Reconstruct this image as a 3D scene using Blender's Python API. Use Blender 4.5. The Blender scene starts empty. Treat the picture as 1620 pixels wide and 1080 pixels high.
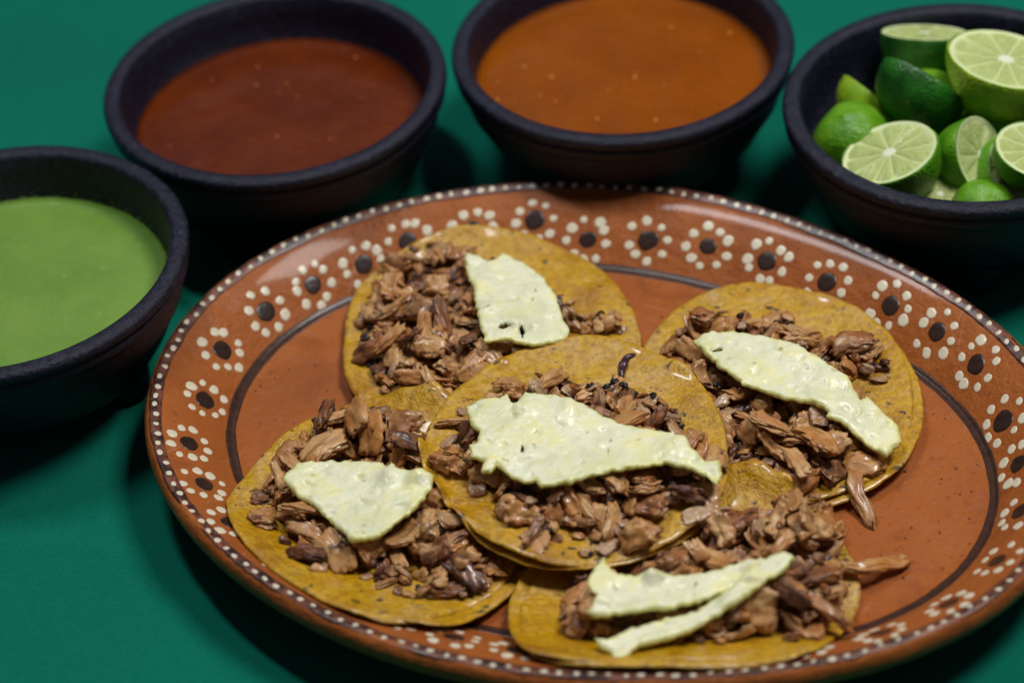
import bpy, bmesh, math, random
import numpy as np
from mathutils import Vector, Matrix, noise
from mathutils.geometry import delaunay_2d_cdt

random.seed(7); rng = np.random.default_rng(11)
scene = bpy.context.scene
COL = scene.collection

# ------------------------------------------------------------------ camera
cam_d = bpy.data.cameras.new('camera'); cam = bpy.data.objects.new('camera', cam_d); COL.objects.link(cam)
FW = Vector((0.0, 0.75549, -0.65516)); RT = Vector((0.996566, -0.054252, -0.062560)); UP = Vector((0.082807, 0.652910, 0.752896))
cam.matrix_world = Matrix(((RT.x, UP.x, -FW.x, 0.0), (RT.y, UP.y, -FW.y, -0.69283), (RT.z, UP.z, -FW.z, 0.63182), (0, 0, 0, 1)))
cam_d.sensor_width = 36; cam_d.lens = 80.0
cam_d.clip_start = 0.02; cam_d.clip_end = 50
cam_d.dof.use_dof = True; cam_d.dof.focus_distance = 0.885; cam_d.dof.aperture_fstop = 4.9
scene.camera = cam

# ------------------------------------------------------------------ light
world = bpy.data.worlds.new('World'); scene.world = world; world.use_nodes = True
wb = world.node_tree.nodes['Background']; wb.inputs[0].default_value = (0.62, 0.75, 1.0, 1); wb.inputs[1].default_value = 0.062
def area(name, loc, target, sx, sy, power, color):
    d = bpy.data.lights.new(name, 'AREA'); d.shape = 'RECTANGLE'; d.size = sx; d.size_y = sy; d.energy = power; d.color = color
    o = bpy.data.objects.new(name, d); COL.objects.link(o); o.location = loc
    o.rotation_euler = (Vector(target) - Vector(loc)).to_track_quat('-Z', 'Y').to_euler()
    return o
area('ceiling_lamp', (0.62, 0.08, 1.5), (0.03, 0, 0), 0.42, 0.40, 21, (1.0, 0.98, 0.97))
area('ceiling_lamp', (-0.33, 0.38, 1.5), (0.03, 0, 0), 0.12, 0.40, 10, (0.93, 0.96, 1.0))
area('back_sheen_light', (-0.45, 2.1, 1.85), (-0.02, 0.1, 0), 1.3, 0.5, 1.3, (0.84, 0.86, 1.0))  # dim unseen area light added behind the bowls for soft sheen on the salsas
vs = scene.view_settings; vs.view_transform = 'Standard'; vs.look = 'None'; vs.exposure = -0.25; vs.gamma = 1; vs.use_curve_mapping = False

# ------------------------------------------------------------------ helpers
def new_obj(name, me, mat=None, parent=None, loc=(0, 0, 0)):
    o = bpy.data.objects.new(name, me); COL.objects.link(o); o.location = loc
    if mat and me is not None and not me.materials: me.materials.append(mat)
    if parent: o.parent = parent
    return o
def mesh(name, verts, faces, smooth=True):
    me = bpy.data.meshes.new(name); me.from_pydata([tuple(map(float, v)) for v in verts], [], [tuple(map(int, f)) for f in faces]); me.update()
    if smooth: me.shade_smooth()
    return me
def tag(o, label, cat, group=None, kind=None):
    if label: o['label'] = label
    if cat: o['category'] = cat
    if group: o['group'] = group
    if kind: o['kind'] = kind
    return o
def empty(name, loc):
    o = bpy.data.objects.new(name, None); COL.objects.link(o); o.location = loc; o.empty_display_size = 0.02; return o
def nz(x, y, z=0.0): return noise.noise(Vector((x, y, z)))
def lathe(prof, n=96, closed=True):
    V = []; F = []
    for i in range(n):
        a = 2*math.pi*i/n
        for r, z in prof: V.append((r*math.cos(a), r*math.sin(a), z))
    m = len(prof)
    for i in range(n):
        j = (i+1) % n
        for k in range(m-1): F.append((i*m+k, j*m+k, j*m+k+1, i*m+k+1))
    return V, F

class N:
    """tiny node-tree builder"""
    def __init__(s, name):
        s.m = bpy.data.materials.new(name); s.m.use_nodes = True; s.t = s.m.node_tree
        s.b = s.t.nodes['Principled BSDF']; s.co = s.t.nodes.new('ShaderNodeTexCoord')
    def n(s, typ, **kw):
        x = s.t.nodes.new(typ)
        for k, v in kw.items(): setattr(x, k, v)
        return x
    def l(s, a, b): s.t.links.new(a, b)
    def noise(s, scale, detail=4, rough=.55, vec=None, mapping=None, dist=0):
        x = s.n('ShaderNodeTexNoise'); x.inputs['Scale'].default_value = scale; x.inputs['Detail'].default_value = detail; x.inputs['Roughness'].default_value = rough; x.inputs['Distortion'].default_value = dist
        v = vec or s.co.outputs['Object']
        if mapping:
            mp = s.n('ShaderNodeMapping'); mp.inputs['Scale'].default_value = mapping; s.l(v, mp.inputs[0]); v = mp.outputs[0]
        s.l(v, x.inputs['Vector']); return x.outputs['Fac']
    def ramp(s, fac, stops, interp='LINEAR'):
        r = s.n('ShaderNodeValToRGB'); e = r.color_ramp.elements; r.color_ramp.interpolation = interp
        while len(e) < len(stops): e.new(0.5)
        for el, (p, c) in zip(e, stops): el.position = p; el.color = (c[0], c[1], c[2], 1) if hasattr(c, '__len__') else (c, c, c, 1)
        s.l(fac, r.inputs[0]); return r.outputs[0]
    def mix(s, fac, a, b, mode='MIX'):
        x = s.n('ShaderNodeMix', data_type='RGBA', blend_type=mode)
        for i, v in ((0, fac), (6, a), (7, b)):
            if hasattr(v, 'is_output'): s.l(v, x.inputs[i])
            else: x.inputs[i].default_value = v if i == 0 else (v[0], v[1], v[2], 1)
        return x.outputs[2]
    def math(s, op, a, b=None):
        x = s.n('ShaderNodeMath', operation=op)
        for i, v in ((0, a), (1, b)):
            if v is None: continue
            if hasattr(v, 'is_output'): s.l(v, x.inputs[i])
            else: x.inputs[i].default_value = v
        return x.outputs[0]
    def bump(s, h, strength, dist, prev=None):
        x = s.n('ShaderNodeBump'); x.inputs['Strength'].default_value = strength; x.inputs['Distance'].default_value = dist; s.l(h, x.inputs['Height'])
        if prev: s.l(prev, x.inputs['Normal'])
        s.l(x.outputs[0], s.b.inputs['Normal']); return x.outputs[0]
    def set(s, **kw):
        for k, v in kw.items():
            i = s.b.inputs[k.replace('_', ' ')]
            if hasattr(v, 'is_output'): s.l(v, i)
            elif hasattr(v, '__len__') and len(v) == 3 and i.type == 'RGBA': i.default_value = (*v, 1)
            else: i.default_value = v
        return s.m

# ------------------------------------------------------------------ materials
def mat_cloth():
    m = N('green_cloth')
    big = m.noise(5, 3)
    col = m.mix(m.ramp(big, [(0.3, 0.0), (0.7, 1.0)]), (0.0002, 0.158, 0.099), (0.0004, 0.198, 0.128))
    th = m.noise(1, 2, .5, mapping=(160, 2600, 1))
    col = m.mix(m.ramp(th, [(0.45, 0.0), (0.65, 0.22)]), col, (0.0003, 0.085, 0.050))
    w1 = m.n('ShaderNodeTexWave', wave_type='BANDS', bands_direction='Y'); w1.inputs['Scale'].default_value = 330; w1.inputs['Distortion'].default_value = 1.5; w1.inputs['Detail'].default_value = 2
    w2 = m.n('ShaderNodeTexWave', wave_type='BANDS', bands_direction='X'); w2.inputs['Scale'].default_value = 330; w2.inputs['Distortion'].default_value = 1.5
    mp = m.n('ShaderNodeMapping'); mp.inputs['Rotation'].default_value = (0, 0, 0.16); m.l(m.co.outputs['Object'], mp.inputs[0])
    m.l(mp.outputs[0], w1.inputs[0]); m.l(mp.outputs[0], w2.inputs[0])
    h = m.math('ADD', w1.outputs['Fac'], w2.outputs['Fac'])
    b = m.bump(h, 0.6, 0.0004)
    b = m.bump(th, 0.2, 0.0005, b); m.bump(m.noise(24, 4, .6), 0.6, 0.004, b)
    return m.set(Base_Color=col, Roughness=0.6, Specular_IOR_Level=0.12)
def mat_clay():
    m = N('glazed_terracotta')
    a = m.noise(22, 5); c = m.noise(420, 3)
    col = m.ramp(a, [(0.25, (0.285, 0.076, 0.016)), (0.5, (0.350, 0.098, 0.020)), (0.8, (0.400, 0.122, 0.028))])
    col = m.mix(m.ramp(c, [(0.62, 0.0), (0.72, 0.6)]), col, (0.18, 0.045, 0.016))
    gr = m.noise(34, 4, .6, dist=1.0); col = m.mix(m.ramp(gr, [(0.52, 0.0), (0.66, 0.45)]), col, (0.215, 0.056, 0.016))
    sp = m.noise(260, 2); col = m.mix(m.ramp(sp, [(0.70, 0.0), (0.76, 0.35)]), col, (0.50, 0.24, 0.14))
    # fine knife scratches in the glaze
    for rot, sc, thr in ((0.5, (38, 900, 1), .735), (-0.9, (30, 900, 1), .742), (1.9, (34, 800, 1), .745)):
        mp = m.n('ShaderNodeMapping'); mp.inputs['Rotation'].default_value = (0, 0, rot); m.l(m.co.outputs['Object'], mp.inputs[0])
        mp2 = m.n('ShaderNodeMapping'); mp2.inputs['Scale'].default_value = sc; m.l(mp.outputs[0], mp2.inputs[0])
        s = m.noise(1, 2, .4, vec=mp2.outputs[0], dist=.4)
        col = m.mix(m.ramp(s, [(thr, 0.0), (thr+.02, 0.4)]), col, (0.55, 0.30, 0.20))
    b = m.bump(m.noise(70, 5, .65), 0.75, 0.0028)
    m.bump(m.noise(380, 3, .6), 0.35, 0.0007, b)
    rg = m.ramp(m.noise(40, 4), [(0.3, 0.36), (0.7, 0.55)])
    return m.set(Base_Color=col, Roughness=rg, Specular_IOR_Level=0.16, Coat_Weight=0.14, Coat_Roughness=0.09)
def mat_paint(name, c1, c2, rough):
    m = N(name)
    col = m.mix(m.ramp(m.noise(260, 4), [(0.35, 0.0), (0.7, 1.0)]), c1, c2)
    m.bump(m.noise(500, 3), 0.25, 0.0004)
    return m.set(Base_Color=col, Roughness=rough, Specular_IOR_Level=0.3, Coat_Weight=0.14, Coat_Roughness=0.09)
def mat_worn_band():
    m = N('worn_dark_rim_paint')
    col = m.mix(m.ramp(m.noise(150, 5, .7), [(0.42, 0.0), (0.62, 1.0)]), (0.030, 0.013, 0.013), (0.20, 0.070, 0.040))
    m.bump(m.noise(400, 3), 0.4, 0.0005)
    return m.set(Base_Color=col, Roughness=0.35, Coat_Weight=0.3, Coat_Roughness=0.15)
def mat_bowl():
    m = N('black_plastic_stone')
    c = m.noise(420, 4, .75); d = m.noise(30, 4)
    col = m.mix(m.ramp(c, [(0.48, 0.0), (0.66, 1.0)]), (0.0035, 0.0042, 0.0130), (0.024, 0.024, 0.058))
    col = m.mix(m.ramp(d, [(0.4, 0.0), (0.8, 0.4)]), col, (0.010, 0.0075, 0.018))
    b = m.bump(m.noise(520, 4, .75), 0.9, 0.0010)
    m.bump(m.noise(80, 4, .6), 0.35, 0.002, b)
    return m.set(Base_Color=col, Roughness=0.42, Specular_IOR_Level=0.4)
def mat_salsa(name, dark, light, fleck, rough=0.16):
    m = N(name)
    col = m.mix(m.ramp(m.noise(28, 5), [(0.38, 0.0), (0.62, 1.0)]), dark, light)
    v = m.noise(230, 3); col = m.mix(m.ramp(v, [(0.62, 0.0), (0.72, 0.55)]), col, fleck)
    b = m.bump(m.noise(55, 4), 0.35, 0.0025)
    m.bump(m.noise(380, 4, .65), 0.4, 0.0007, b)
    return m.set(Base_Color=col, Roughness=rough, Specular_IOR_Level=0.35, Subsurface_Weight=0.1, Subsurface_Radius=(0.004, 0.002, 0.001), Subsurface_Scale=0.5)
def mat_tortilla():
    m = N('oily_corn_tortilla')
    a = m.noise(24, 4, .6, dist=1.0); a2 = m.noise(95, 5, .7); g = m.noise(420, 4, .65)
    mixf = m.math('ADD', m.math('MULTIPLY', a, 0.6), m.math('MULTIPLY', a2, 0.4))
    col = m.ramp(mixf, [(0.38, (0.40, 0.175, 0.002)), (0.45, (0.57, 0.295, 0.004)), (0.52, (0.63, 0.355, 0.010)), (0.58, (0.63, 0.372, 0.070)), (0.68, (0.66, 0.425, 0.180))])
    col = m.mix(m.ramp(g, [(0.38, 0.5), (0.58, 0.0)]), col, (0.26, 0.110, 0.008))
    s2 = m.noise(42, 5, .7); col = m.mix(m.ramp(s2, [(0.57, 0.0), (0.72, 0.42)]), col, (0.24, 0.120, 0.008))
    s = m.noise(190, 3, .55); col = m.mix(m.ramp(s, [(0.64, 0.0), (0.70, 0.9)]), col, (0.035, 0.018, 0.010))
    b = m.bump(m.noise(520, 4, .7), 0.7, 0.0007)
    b = m.bump(m.noise(120, 5, .65), 0.85, 0.0026, b)
    rg = m.ramp(m.noise(30, 4), [(0.42, 0.18), (0.60, 0.42)])
    return m.set(Base_Color=col, Roughness=rg, Specular_IOR_Level=0.5, Coat_Weight=0.5, Coat_Roughness=0.15, Subsurface_Weight=0.08, Subsurface_Radius=(0.003, 0.0018, 0.0006), Subsurface_Scale=0.5)
def mat_meat(name, stops, rough=(0.26, 0.58), char=0.58, sss=0.15, pale=(0.66, 0.415, 0.185), palef=.6):
    m = N(name)
    oi = m.n('ShaderNodeObjectInfo')
    off = m.n('ShaderNodeVectorMath', operation='ADD'); m.l(m.co.outputs['Object'], off.inputs[0])
    cmb = m.n('ShaderNodeCombineXYZ'); m.l(oi.outputs['Random'], cmb.inputs[0]); m.l(oi.outputs['Random'], cmb.inputs[1]); m.l(cmb.outputs[0], off.inputs[1])
    v = off.outputs[0]
    fib = m.noise(1, 4, .6, vec=v, mapping=(90, 380, 380), dist=1.0)
    blot = m.noise(150, 5, .65, vec=v)
    base = m.ramp(oi.outputs['Random'], stops)
    col = m.mix(m.ramp(blot, [(0.45, 0.0), (0.62, palef)]), base, pale)
    col = m.mix(m.ramp(fib, [(0.34, 0.6), (0.52, 0.0)]), col, (0.200, 0.068, 0.014))
    red = m.noise(80, 4, .6, vec=v); col = m.mix(m.ramp(red, [(0.50, 0.0), (0.64, 0.65)]), col, (0.380, 0.120, 0.020))
    brown = m.noise(140, 4, .7, vec=v)
    col = m.mix(m.ramp(brown, [(char, 0.0), (char+.10, 0.88)]), col, (0.038, 0.012, 0.009))
    b = m.bump(fib, 0.36, 0.0010)
    m.bump(m.noise(330, 4, .6, vec=v), 0.5, 0.0008, b)
    rg = m.ramp(m.noise(160, 3, vec=v), [(0.38, rough[0]), (0.62, rough[1])])
    ct = m.ramp(m.noise(120, 3, vec=v), [(0.42, 0.0), (0.58, 0.5)])
    return m.set(Base_Color=col, Roughness=rg, Specular_IOR_Level=0.4, Coat_Weight=ct, Coat_Roughness=0.13, Subsurface_Weight=sss, Subsurface_Radius=(0.003, 0.0012, 0.0006), Subsurface_Scale=0.5)
def mat_pineapple():
    m = N('pale_pineapple_flesh')
    a = m.noise(90, 5, .65, dist=.8); f = m.noise(1, 4, .6, mapping=(80, 360, 360), dist=.7)
    col = m.ramp(a, [(0.36, (0.72, 0.72, 0.47)), (0.48, (0.84, 0.83, 0.60)), (0.62, (0.90, 0.87, 0.57))])
    col = m.mix(m.ramp(f, [(0.38, 0.35), (0.58, 0.0)]), col, (0.76, 0.75, 0.47))
    y = m.noise(75, 4, .65, dist=1.0); col = m.mix(m.ramp(y, [(0.50, 0.0), (0.62, 0.6)]), col, (0.87, 0.80, 0.34))
    w = m.noise(26, 4, .6); col = m.mix(m.ramp(w, [(0.50, 0.0), (0.66, 0.5)]), col, (0.62, 0.64, 0.36))
    at = m.n('ShaderNodeAttribute', attribute_name='near_rim'); col = m.mix(m.math('MULTIPLY', at.outputs['Fac'], 0.7), col, (0.74, 0.74, 0.17))
    s = m.noise(150, 3); col = m.mix(m.ramp(s, [(0.68, 0.0), (0.73, 0.7)]), col, (0.30, 0.20, 0.05))
    b = m.bump(f, 0.3, 0.0007); b = m.bump(m.noise(150, 3, .5, dist=1.5), 0.4, 0.0018, b); b = m.bump(y, 0.3, 0.0016, b)
    return m.set(Base_Color=col, Roughness=0.34, Specular_IOR_Level=0.45, Coat_Weight=0.12, Coat_Roughness=0.14, Subsurface_Weight=0.4, Subsurface_Radius=(0.004, 0.004, 0.0024), Subsurface_Scale=0.7)
def mat_rind(name, c1, c2):
    m = N(name)
    col = m.mix(m.ramp(m.noise(1.6, 4), [(0.38, 0.0), (0.62, 1.0)]), c1, c2)
    col = m.mix(m.ramp(m.noise(3.5, 4), [(0.66, 0.0), (0.76, 0.5)]), col, (0.25, 0.20, 0.05))
    vo = m.n('ShaderNodeTexVoronoi'); vo.inputs['Scale'].default_value = 16; m.l(m.co.outputs['Object'], vo.inputs[0])
    m.bump(vo.outputs['Distance'], 0.22, 0.014)
    return m.set(Base_Color=col, Roughness=0.36, Specular_IOR_Level=0.5)
def mat_pith():
    m = N('lime_pith')
    ln = m.n('ShaderNodeVectorMath', operation='LENGTH'); m.l(m.co.outputs['Object'], ln.inputs[0])
    col = m.ramp(ln.outputs['Value'], [(0.05, (0.80, 0.82, 0.62)), (0.18, (0.68, 0.74, 0.40)), (0.5, (0.60, 0.69, 0.28)), (0.86, (0.62, 0.71, 0.30)), (0.93, (0.74, 0.80, 0.45)), (0.975, (0.62, 0.74, 0.30))])
    return m.set(Base_Color=col, Roughness=0.35, Subsurface_Weight=0.2, Subsurface_Radius=(0.002, 0.003, 0.001), Subsurface_Scale=0.5)
def mat_flesh():
    m = N('lime_flesh')
    sep = m.n('ShaderNodeSeparateXYZ'); m.l(m.co.outputs['Object'], sep.inputs[0])
    an = m.math('ARCTAN2', sep.outputs[1], sep.outputs[0]); ln = m.n('ShaderNodeVectorMath', operation='LENGTH'); m.l(m.co.outputs['Object'], ln.inputs[0])
    cb = m.n('ShaderNodeCombineXYZ'); m.l(m.math('MULTIPLY', an, 14.0), cb.inputs[0]); m.l(m.math('MULTIPLY', ln.outputs['Value'], 3.5), cb.inputs[1])
    f = m.noise(1.6, 3, .6, vec=cb.outputs[0], dist=.4)
    col = m.mix(m.ramp(f, [(0.35, 0.0), (0.65, 1.0)]), (0.50, 0.60, 0.15), (0.66, 0.74, 0.32))
    m.bump(f, 0.5, 0.012)
    return m.set(Base_Color=col, Roughness=0.2, Specular_IOR_Level=0.5, Subsurface_Weight=0.3, Subsurface_Radius=(0.003, 0.004, 0.001), Subsurface_Scale=0.6)
def mat_plain(name, c, rough=0.4, **kw):
    m = N(name)
    col = m.mix(m.ramp(m.noise(600, 3), [(0.3, 0.0), (0.7, 1.0)]), [x*0.7 for x in c], [min(x*1.25, 1) for x in c])
    m.bump(m.noise(900, 3), 0.4, 0.0004)
    return m.set(Base_Color=col, Roughness=rough, **kw)
M_CLOTH = mat_cloth(); M_CLAY = mat_clay(); M_BOWL = mat_bowl(); M_TORT = mat_tortilla()
M_CREAM = mat_paint('cream_slip', (0.66, 0.58, 0.42), (0.76, 0.68, 0.50), 0.3)
M_DARK = mat_paint('dark_brown_slip', (0.026, 0.014, 0.011), (0.045, 0.022, 0.016), 0.26)
M_RING = mat_paint('brown_ring_slip', (0.036, 0.016, 0.010), (0.070, 0.028, 0.016), 0.32)
M_BAND = mat_worn_band()
M_MEAT = mat_meat('roast_pork', [(0.0, (0.43, 0.180, 0.045)), (0.25, (0.62, 0.360, 0.150)), (0.45, (0.50, 0.210, 0.045)), (0.65, (0.53, 0.270, 0.095)), (0.85, (0.31, 0.118, 0.040)), (1.0, (0.13, 0.046, 0.027))])
M_BROWN = mat_meat('browned_pork', [(0.0, (0.11, 0.036, 0.018)), (0.6, (0.19, 0.068, 0.026)), (1.0, (0.085, 0.030, 0.028))], char=0.50, palef=.2)
M_ONION = mat_meat('soft_onion', [(0.0, (0.40, 0.235, 0.105)), (0.5, (0.50, 0.33, 0.18)), (1.0, (0.33, 0.185, 0.135))], rough=(0.14, 0.34), char=0.66, sss=0.3, pale=(.58, .42, .26))
M_PURPLE = mat_plain('purple_onion_skin', (0.050, 0.016, 0.026), 0.3)
M_CHAR = mat_plain('charred_bits', (0.010, 0.008, 0.009), 0.45)
M_PINE = mat_pineapple()

# ---- outlines measured on the plate, millimetres
TORT={
 'T1': [(-69.7, 20.5), (-68.9, 40.4), (-64.1, 61.1), (-54.0, 71.1), (-39.9, 79.8), (-23.2, 84.6), (-9.4, 85.9), (6.8, 83.6), (20.1, 78.2), (32.9, 69.5), (42.5, 55.3), (50.3, 37.8), (52.7, 21.5), (51.7, 5.9), (43.1, -12.2), (27.9, -25.3), (9.6, -34.2), (-10.6, -35.5), (-30.6, -32.5), (-45.6, -26.1), (-58.2, -17.2), (-65.8, -8.9), (-69.7, 4.9)] ,
 'T2': [(-37.9, -58.0), (-36.6, -45.7), (-31.9, -35.4), (-23.9, -21.5), (-10.7, -8.0), (5.0, -0.3), (23.2, 3.3), (38.3, 0.6), (52.8, -8.3), (66.6, -21.5), (75.0, -35.6), (78.3, -52.5), (78.5, -70.2), (76.4, -87.2), (71.7, -98.4), (61.6, -108.7), (46.6, -118.2), (27.6, -124.0), (9.3, -122.9), (-4.2, -117.2), (-17.6, -106.0), (-27.5, -90.1), (-34.2, -72.4)] ,
 'T3': [(54.4, 11.4), (66.6, 27.6), (80.7, 35.7), (97.4, 40.8), (112.8, 36.9), (127.3, 28.2), (138.9, 18.5), (147.5, 7.3), (154.4, -5.6), (156.9, -23.8), (155.5, -42.1), (150.3, -59.5), (140.8, -74.1), (129.5, -83.0), (111.5, -89.9), (92.3, -90.2), (71.5, -84.2), (56.1, -70.2), (45.7, -51.3), (43.0, -27.2), (47.1, -5.1)] ,
 'T4': [(-113.2, -75.5), (-113.5, -61.9), (-105.7, -44.2), (-96.1, -30.7), (-83.6, -19.4), (-65.8, -12.6), (-45.4, -13.0), (-27.6, -18.8), (-13.1, -35.2), (-3.8, -57.9), (-0.8, -82.7), (-2.4, -102.7), (-8.6, -116.8), (-19.6, -126.9), (-33.3, -136.4), (-46.3, -147.0), (-64.0, -141.8), (-77.7, -130.8), (-91.6, -118.3), (-101.4, -105.0), (-110.4, -89.5)] ,
 'T5': [(-6.2, -137.8), (-2.7, -123.9), (4.1, -111.6), (14.8, -101.3), (30.0, -89.6), (50.4, -78.2), (68.0, -72.7), (85.0, -72.8), (100.4, -84.4), (111.9, -102.7), (118.5, -120.0), (119.4, -136.2), (112.1, -150.9), (93.9, -177.8), (75.0, -180.6), (53.4, -180.1), (31.9, -177.5), (14.6, -175.2), (-0.3, -169.0), (-5.5, -157.9)] ,
}
MEAT={
 'M1': [(-64.9, 35.9), (-55.5, 55.5), (-42.9, 77.6), (-26.3, 84.2), (-15.7, 75.3), (-0.2, 56.8), (19.7, 33.3), (27.0, 25.0), (25.0, 14.0), (21.0, 6.6), (12.4, 2.1), (-19.6, -24.5), (-32.3, -27.4), (-44.8, -21.4), (-58.6, -0.7), (-63.7, 17.6)] ,
 'M2': [(-32.7, -65.9), (-29.1, -43.3), (-18.7, -30.7), (-3.5, -25.1), (14.0, -23.6), (35.6, -33.7), (55.1, -37.2), (64.6, -51.2), (72.1, -69.9), (74.7, -84.0), (71.2, -97.0), (62.7, -109.2), (50.5, -104.5), (41.0, -118.0), (23.3, -123.2), (5.4, -118.0), (-7.6, -102.6), (-16.0, -81.7), (-27.6, -73.5)] ,
 'M3': [(58.7, 1.0), (70.4, 13.4), (86.7, 19.3), (109.9, 17.1), (125.2, -1.6), (152.4, -14.8), (151.1, -26.1), (139.5, -30.3), (135.2, -48.3), (137.2, -71.7), (129.8, -79.5), (120.4, -78.4), (109.3, -87.3), (96.9, -90.9), (83.5, -84.3), (68.1, -72.2), (64.5, -39.6)] ,
 'M4': [(-106.3, -68.8), (-96.9, -54.2), (-88.7, -35.6), (-77.6, -21.4), (-52.3, -21.6), (-37.4, -34.5), (-30.8, -60.4), (-22.0, -85.4), (-7.9, -113.3), (-12.9, -120.7), (-31.7, -126.4), (-38.8, -135.5), (-51.2, -122.7), (-67.4, -116.7), (-90.8, -110.3), (-97.1, -93.4), (-104.8, -75.8)] ,
 'M5': [(11.8, -116.5), (28.7, -108.8), (52.7, -103.4), (68.0, -93.6), (86.7, -95.8), (110.2, -96.9), (115.3, -109.0), (112.1, -121.6), (114.3, -136.0), (107.4, -150.6), (100.0, -161.7), (86.1, -165.2), (55.1, -164.2), (28.8, -159.8), (8.1, -152.5), (7.0, -145.5), (14.1, -132.5)] ,
}
PINE={
 'P1': [(-16.6, 62.1), (-14.8, 60.1), (-10.8, 59.1), (-8.1, 54.9), (-4.3, 55.3), (-2.0, 58.4), (-0.6, 59.9), (8.2, 50.2), (15.4, 37.9), (19.7, 25.0), (21.1, 14.7), (23.4, 4.5), (21.9, 0.8), (15.3, -1.5), (8.8, -3.4), (-2.5, -1.2), (-11.2, -2.1), (-12.3, 7.1), (-13.7, 23.3), (-14.3, 34.8), (-15.6, 39.9), (-17.0, 52.7)] ,
 'P2': [(-19.1, -55.0), (-19.6, -50.3), (-13.9, -46.7), (-6.6, -47.6), (-3.6, -45.0), (-2.4, -50.2), (-0.6, -51.9), (3.2, -45.9), (15.1, -49.2), (26.8, -55.3), (38.1, -64.4), (49.5, -69.4), (61.9, -76.1), (62.9, -81.7), (67.6, -88.0), (73.1, -87.0), (73.2, -93.8), (70.4, -100.1), (67.9, -95.5), (61.3, -91.7), (52.3, -88.6), (40.4, -90.5), (30.9, -92.1), (16.6, -95.4), (6.1, -95.5), (4.7, -91.3), (0.5, -91.8), (-6.2, -86.0), (-9.5, -81.5), (-12.0, -84.6), (-15.5, -83.5), (-14.1, -78.9), (-18.7, -75.3), (-19.2, -69.7), (-15.8, -68.4), (-15.1, -63.6), (-18.1, -59.7)] ,
 'P3': [(72.3, -11.9), (77.1, -7.8), (88.5, -7.7), (100.6, -11.6), (112.1, -19.2), (120.3, -30.5), (128.5, -40.8), (132.3, -50.5), (135.3, -47.2), (140.7, -55.2), (145.4, -62.9), (144.6, -69.9), (137.9, -77.8), (130.8, -70.7), (122.6, -61.9), (117.6, -59.9), (119.0, -57.2), (111.9, -52.7), (100.5, -47.3), (89.3, -39.7), (83.0, -31.4), (76.7, -21.2)] ,
 'P4': [(-91.3, -69.3), (-85.2, -62.1), (-73.1, -61.4), (-61.1, -65.0), (-52.4, -68.1), (-51.0, -71.7), (-49.5, -68.4), (-46.3, -73.6), (-38.5, -77.3), (-33.8, -79.6), (-34.4, -86.2), (-40.0, -93.9), (-47.2, -99.7), (-54.3, -107.0), (-64.7, -108.0), (-68.2, -102.1), (-76.5, -89.7), (-84.9, -80.3)] ,
 'P5a': [(20.0, -137.5), (23.9, -131.2), (26.4, -127.7), (27.6, -133.1), (30.2, -136.5), (37.9, -138.3), (49.2, -138.7), (62.9, -137.2), (76.8, -134.1), (83.8, -134.3), (81.7, -139.3), (73.2, -144.5), (59.0, -151.1), (45.3, -154.0), (31.9, -154.9), (20.7, -155.7), (18.2, -153.4), (22.9, -147.9), (20.1, -143.7)] ,
 'P5b': [(20.2, -161.6), (24.4, -163.5), (33.7, -158.4), (45.1, -155.5), (56.4, -153.7), (68.2, -148.4), (80.5, -140.4), (89.9, -137.7), (93.1, -141.8), (87.4, -147.3), (74.3, -153.3), (57.8, -160.4), (44.1, -164.8), (35.1, -166.7), (29.1, -172.4), (26.2, -173.6), (24.9, -168.5), (21.9, -167.3)] ,
}
HOLES={
 'P1': [(-2.6, 5.9, 3.0, 1.9), (4.4, 3.4, 1.3, 2.6)] ,
 'P2': [(0.5, -75.2, 0.8, 2.6)] ,
 'P3': [(80.6, -18.3, 3.0, 1.9)] ,
}

# ------------------------------------------------------------------ table
def build_cloth():
    n = 320; V = []; F = []
    for j in range(n+1):
        for i in range(n+1):
            u = i/n*2-1; v = j/n*2-1
            x = 0.9*(0.55*u+0.45*u**3); y = 0.05+0.9*(0.55*v+0.45*v**3)
            z = 0.0012*nz(x*5, y*5, 3.1)+0.0022*max(0, nz(x*2.2+y*3.2, y*1.2-x*1.2, 9.0))**2
            for (px, py, ang, w, a) in ((-0.16, -0.115, 0.55, 0.007, 0.0012), (-0.19, -0.06, -0.25, 0.006, 0.0011), (-0.13, -0.20, 0.2, 0.008, 0.0011), (-0.17, -0.16, 0.9, 0.006, 0.0009), (-0.20, 0.19, 0.1, 0.02, 0.0016)):
                d = -(x-px)*math.sin(ang)+(y-py)*math.cos(ang); t = (x-px)*math.cos(ang)+(y-py)*math.sin(ang)
                z += a*math.exp(-(d/w)**2)*math.exp(-(t/0.10)**2)
            V.append((x, y, z-0.0022))
    for j in range(n):
        for i in range(n): a = j*(n+1)+i; F.append((a, a+1, a+n+2, a+n+1))
    o = new_obj('tablecloth', mesh('tablecloth', V, F), M_CLOTH)
    tag(o, 'smooth green woven tablecloth under the plate and bowls', 'tablecloth', kind='structure')
build_cloth()

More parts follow.
